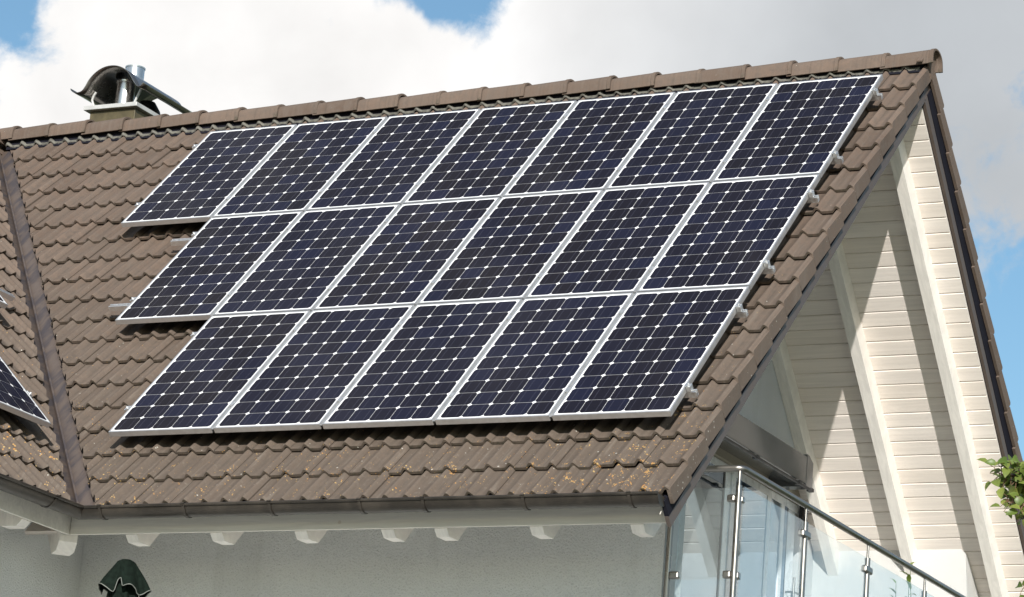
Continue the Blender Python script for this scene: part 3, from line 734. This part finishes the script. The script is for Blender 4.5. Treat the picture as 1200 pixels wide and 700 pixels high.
# mounting rails with end and middle clamps
def rail(F_, a0, a1, s, gaps, ends, label, group, hooks=()):
    F = lambda a, b, c: F_(a, b, c+NT_-0.130)                            # rails stand on roof hooks
    root = thing('mounting_rail', label, 'mounting rail', F((a0+a1)/2, s, 0.02), group)
    b = MB(); w = 0.020
    b.prism([(-w, 0.048), (-w, 0.0885), (-0.006, 0.0885), (-0.006, 0.074), (0.006, 0.074), (0.006, 0.0885), (w, 0.0885), (w, 0.048)], lambda p, q, t: F(t, s+p, q), a0, a1)
    b.build('rail_profile', M['alu'], root)
    for a, sg in ends:
        b = MB()
        b.hexa(F, sorted((a+sg*0.003, a+sg*0.034)), (s-0.022, s+0.022), (0.0905, 0.131)); b.hexa(F, sorted((a-sg*0.008, a+sg*0.020)), (s-0.022, s+0.022), (0.132, 0.137))
        b.tube([F(a+sg*0.017, s, 0.137), F(a+sg*0.017, s, 0.146)], 0.008, 6)
        b.build('end_clamp', M['alu'], root, bevel=0.002)
    for a in gaps:
        b = MB(); b.hexa(F, (a-0.014, a+0.014), (s-0.025, s+0.025), (0.1315, 0.135)); b.hexa(F, (a-0.007, a+0.007), (s-0.02, s+0.02), (0.089, 0.1315)); b.build('mid_clamp', M['alu'], root)
    for a in hooks:
        b = MB(); b.hexa(F, (a-0.016, a+0.016), (s-0.12, s+0.05), (0.040, 0.047)); b.hexa(F, (a-0.016, a+0.016), (s+0.024, s+0.03), (0.02, 0.085)); b.build('roof_hook', M['alu'], root)
    return root
for j, (nm, cnt) in enumerate((('top', 7), ('middle', 6), ('bottom', 5))):
    for off, side in ((0.27, 'upper'), (1.31, 'lower')):
        s = PS+j*PH+off; left = PX-(cnt-1)*PW-CW
        a0 = left-(0.24 if j == 1 else 0.012)
        gaps = [PX-i*PW+(PW-CW)/2 for i in range(1, cnt)]
        rail(NF, a0, -0.120, s, gaps, ((left, -1), (PX, 1)), 'silver mounting rail under the %s part of the %s row of solar panels' % (side, nm), 'mounting rails on the main roof', [left-0.05] if j == 1 else [])
for yv, j in ((-4.215, 2), (-3.305, 1)):
    for off, side in ((0.27, 'upper'), (1.31, 'lower')):
        rail(WFm, yv-0.9, yv+(0.40 if (j == 1 and off > 1) else 0.05), PS+j*PH+off, [], ((yv, 1),), 'silver rail under the %s part of the %s wing roof panel' % (side, 'upper' if j == 1 else 'lower'), 'mounting rails on the left wing roof')

# ------------------------------------------------------------------ awning cassette
aw = thing('awning', 'closed dark grey awning cassette mounted above the gable door', 'awning', (GX, 0.3, RZ-2.9))
b = MB(); b.prism([(GX+0.005, -2.62), (-1.54, -2.62), (-1.50, -2.645), (-1.50, -2.868), (-1.53, -2.885), (GX+0.005, -2.80)], lambda p, q, t: Vector((p, t, RZ+q)), -1.6, 1.735); b.build('cassette', M['awning'], aw, bevel=0.004)
b = MB(); b.prism([(1.736, -2.622), (1.78, -2.625), (1.875, -2.668), (1.875, -2.885), (1.736, -2.888)], lambda p, q, t: Vector((t, p, RZ+q)), GX+0.01, -1.497); b.build('end_cap', M['awning'], aw, bevel=0.004)
b = MB(); b.tube([(-1.485, -1.6, RZ-2.905), (-1.485, 1.84, RZ-2.905)], 0.013, 10); b.build('front_bar', M['dark'], aw, smooth=40)
for y in (0.65, 1.55, 1.82):
    b = MB(); b.box((-1.515, -1.47), (y-0.03, y+0.03), (RZ-2.918, RZ-2.888)); b.build('bar_clip', M['dark'], aw, bevel=0.003)

# ------------------------------------------------------------------ balcony
BX, BY, HZ, FZ = 0.05, -3.25, RZ-3.925, RZ-4.95
mb = MB(); mb.box((GX, BX+0.12), (BY+0.302, 3.24), (FZ-0.16, FZ)); mb.box((-0.468, BX+0.12), (BY-0.12, BY+0.30), (FZ-0.16, FZ)); mb.build('balcony_floor', M['concrete'], house)
rl = thing('balcony_railing', 'stainless steel balcony railing with clear glass panels and round handrail', 'railing', (BX, BY, FZ))
b = MB(); pts = [(-0.46, BY, HZ), (BX-0.05, BY, HZ)] + [(BX-0.05+0.05*math.sin(R(a)), BY+0.05-0.05*math.cos(R(a)), HZ) for a in (20, 45, 70)] + [(BX, BY+0.05, HZ), (BX, 2.8, HZ)]
b.tube(pts, 0.0225, 16); b.build('handrail', M['steel'], rl, smooth=40)
POSTS = [(-0.435, BY), (BX-0.02, BY), (BX, -2.115), (BX, -0.895), (BX, 0.325), (BX, 1.54), (BX, 2.75)]
for i, (x, y) in enumerate(POSTS):
    b = MB(); b.tube([(x, y, FZ), (x, y, HZ-0.115)], 0.0205, 16)
    po = b.build('post', M['steel'], rl, smooth=40)
    b = MB(); b.tube([(x, y, HZ-0.116), (x, y, HZ-0.02)], 0.009 if i != 1 else 0.012, 10); b.build('pin', M['steel'], po, smooth=40)
    for z in (HZ-0.20, HZ-0.70):
        b = MB()
        if i == 0: b.box((x+0.018, x+0.085), (y-0.022, y+0.022), (z-0.025, z+0.025))
        elif i == 1: b.box((x-0.075, x-0.018), (y-0.022, y+0.022), (z-0.025, z+0.025)); b.box((x-0.022, x+0.022), (y+0.018, y+0.075), (z-0.025, z+0.025))
        else: b.box((x-0.022, x+0.022), (y-0.07, y+0.07), (z-0.025, z+0.025))
        b.build('clamp', M['steel'], po, bevel=0.012)
GT = HZ-0.115
for seg in (((-0.375, -0.03), None),):
    b = MB(); b.box(seg[0], (BY-0.005, BY+0.005), (FZ+0.06, GT-0.015)); b.build('glass_panel', M['rail_glass'], rl)
ysg = [BY, -2.115, -0.895, 0.325, 1.54, 2.75]
for a, c in zip(ysg[:-1], ysg[1:]):
    b = MB(); b.box((BX-0.005, BX+0.005), (a+0.035, c-0.035), (FZ+0.06, GT)); b.build('glass_panel', M['rail_glass'], rl)

# potted plants on the balcony
def leaf(mb, p, d, up, L, W, tint):
    d = d.normalized(); sd_ = d.cross(up)
    if sd_.length < 1e-3: sd_ = d.orthogonal()
    sd_.normalize(); nn = sd_.cross(d)
    pr = ((0, 0.06, 0), (0.22, 0.75, 0.04), (0.48, 1.0, 0.05), (0.78, 0.6, 0.0), (1.0, 0.0, -0.10))
    V = []
    for t_, w_, h_ in pr:
        c = p+d*(L*t_)+nn*(L*h_)
        V += [c-sd_*(W*w_*0.5)+nn*(W*w_*0.18), c, c+sd_*(W*w_*0.5)+nn*(W*w_*0.18)]
    fs = []
    for i in range(4):
        for j in range(2): fs.append((i*3+j, i*3+j+1, (i+1)*3+j+1, (i+1)*3+j))
    mb.add(V, fs); mb.att.setdefault('tint', []).extend([tint]*len(V))
rn = random.Random(21)
def rv(): return Vector((rn.uniform(-1, 1), rn.uniform(-1, 1), rn.uniform(-1, 1)))
for x, y, top, label in ((-0.30, 1.13, -3.67, 'taller slender potted plant with yellow green leaves behind the balcony glass'), (-0.30, 0.62, -3.92, 'shorter slender potted plant with pale leaves behind the balcony glass')):
    r_ = thing('potted_plant', label, 'plant', (x, y, FZ), 'potted plants on the balcony')
    b = MB(); b.lathe([(0.0, 0.0), (0.10, 0.0), (0.14, 0.24), (0.155, 0.24), (0.155, 0.28), (0.13, 0.28), (0.125, 0.24), (0, 0.24)], (x, y, FZ), 24); b.build('pot', M['pot'], r_, smooth=40)
    st = MB(); lf = MB()
    for k in range(3):
        top_z = RZ+top-0.16*k; bx, by = x+rn.uniform(-.05, .05), y+rn.uniform(-.05, .05)
        ln = [Vector((bx, by, FZ+0.24)), Vector((bx+rn.uniform(-.04, .04), by+rn.uniform(-.04, .04), (FZ+top_z)/2)), Vector((bx+rn.uniform(-.09, .09), by+rn.uniform(-.09, .09), top_z))]
        st.tube(ln, [0.006, 0.005, 0.002], 6)
        for i in range(11):
            t_ = 0.25+0.75*i/10
            p = ln[0].lerp(ln[1], t_*2) if t_ < 0.5 else ln[1].lerp(ln[2], t_*2-1)
            leaf(lf, p, Vector((rn.uniform(-1, 1), rn.uniform(-1, 1), rn.uniform(0.2, 0.9))), Vector((0, 0, 1)), rn.uniform(.07, .11), rn.uniform(.026, .040), rn.random())
    st.build('stems', M['leaf'], r_, smooth=40); lf.build('foliage', M['young_leaf'], r_, smooth=60)

# ------------------------------------------------------------------ closed parasol on the terrace
px, py, pz = -3.98, -4.2, RZ-4.70
pa = thing('parasol', 'closed dark green parasol with pale piping in front of the shaded wall', 'parasol', (px, py, GZ))
b = MB(); b.tube([(px, py, GZ), (px, py, pz+0.02)], 0.019, 14); b.build('pole', M['bark'], pa, smooth=40)
b = MB(); b.lathe([(0, 0), (0.24, 0), (0.25, 0.04), (0.06, 0.07), (0.03, 0.22), (0, 0.22)], (px, py, GZ), 28); b.build('base', M['concrete'], pa, smooth=40)
NF_ = 5
def foldr(r, z, a, i):
    w_ = min(1, max(0.0, -z)/0.16)
    k = math.cos(NF_*(a-R(27)))                                          # pointed corners of the cap
    d = (math.degrees(a)+71+180) % 360-180                               # the slit that is pulled up in front
    slit = math.exp(-(d/9.0)**4)
    return r*(1+0.13*k*w_+0.015*math.sin(23*a)*w_-0.10*slit*w_), z*1.0+w_*(0.045*k*0.6-0.02)+0.085*slit*w_
prof_ = [(0.0, 0.035), (0.032, 0.033), (0.060, 0.018), (0.090, -0.025), (0.118, -0.07), (0.142, -0.115), (0.163, -0.165)]
b = MB(); b.lathe(prof_, (px, py, pz), 120, foldr); cap_ = b.build('vent_cap', M['cloth'], pa, smooth=60)
b = MB(); hem = []
for k in range(121):
    a = 2*math.pi*k/120; r_, z_ = foldr(0.163, -0.165, a, 5); hem.append((px+r_*1.01*math.cos(a), py+r_*1.01*math.sin(a), pz+z_))
b.tube(hem, 0.003, 6, False); b.build('piping', M['piping'], cap_, smooth=60)
def foldc(r, z, a, i):
    return r*(1+0.22*math.cos(8*a)*min(1, max(0, -z)/0.3)), z
b = MB(); b.lathe([(0.05, -0.02), (0.09, -0.15), (0.115, -0.45), (0.11, -1.0), (0.13, -1.45), (0.15, -1.55)], (px, py, pz), 96, foldc); b.build('canopy', M['cloth'], pa, smooth=60)

# ------------------------------------------------------------------ tree at the right, a few branches reach into the picture
tr = thing('tree', 'leafy tree at the right edge with bright green heart shaped leaves', 'tree', (4.3, -6.2, ground_z(4.3, -6.2)))
b = MB(); base = Vector((4.3, -6.2, ground_z(4.3, -6.2)))
trunk = [base, base+Vector((-.05, .05, .9)), base+Vector((-.02, -.02, 1.7)), base+Vector((.1, .02, 2.4)), base+Vector((.12, 0, 3.0))]
b.tube(trunk, [0.085, 0.065, 0.05, 0.035, 0.012], 12); b.build('trunk', M['bark'], tr, smooth=40)
lm = MB(); lf = MB()
def branch(p0, p1, p2, r0, nleaf, spread, tmin=0.25):
    pts = []
    for i in range(9):
        t_ = i/8; pts.append(p0*(1-t_)**2+p1*(2*t_*(1-t_))+p2*t_*t_)
    lm.tube(pts, [r0*(1-0.85*i/8) for i in range(9)], 7)
    for i in range(nleaf):
        t_ = tmin+(1-tmin)*rn.random()**0.8
        p = p0*(1-t_)**2+p1*(2*t_*(1-t_))+p2*t_*t_
        q = p+rv()*spread
        if (q-p).length > 0.03: lm.tube([p, (p+q)/2+Vector((0, 0, .01)), q], [0.0028, 0.0022, 0.0015], 5)
        d = Vector((rn.uniform(-1, 1), rn.uniform(-1, 1), rn.uniform(-0.9, 0.3)))
        leaf(lf, q, d, Vector((rn.uniform(-.5, .5), rn.uniform(-1.2, -.1), rn.uniform(.2, 1))), rn.uniform(.050, .080), rn.uniform(.040, .064), rn.random())
# crown, kept right of the view
for k in range(26):
    a = 2*math.pi*k/26*2.4; h = 1.2+1.75*k/26
    p0 = base+Vector((0.03, 0, h)); L = rn.uniform(.7, 1.0)*(1.15-0.5*k/26)
    e = p0+Vector((math.cos(a)*L, math.sin(a)*L, rn.uniform(.05, .5)))
    if e.x < 3.35: e.x = 3.35+rn.random()*0.2
    branch(p0, p0.lerp(e, .5)+Vector((0, 0, .15)), e, 0.013, 34, 0.14)
# the two sprays in the picture
tgt = Vector((2.66, -6.0, RZ-4.63))
branch(base+Vector((.0, 0, 2.35)), Vector((3.4, -6.1, RZ-4.75)), Vector((2.69, -6.0, RZ-4.665)), 0.012, 190, 0.080, 0.6)
branch(base+Vector((.0, 0, 2.3)), Vector((3.4, -6.05, RZ-4.85)), Vector((2.76, -5.95, RZ-4.73)), 0.010, 170, 0.075, 0.6)
branch(base+Vector((.0, 0, 2.2)), Vector((3.4, -6.15, RZ-4.95)), Vector((2.74, -6.05, RZ-4.82)), 0.009, 70, 0.06, 0.6)
branch(base+Vector((.0, 0, 2.0)), Vector((3.45, -6.1, RZ-5.35)), Vector((2.845, -6.0, RZ-5.27)), 0.010, 50, 0.06, 0.7)
lm.build('branches', M['twig'], tr, smooth=40); lf.build('foliage', M['leaf'], tr, smooth=60)
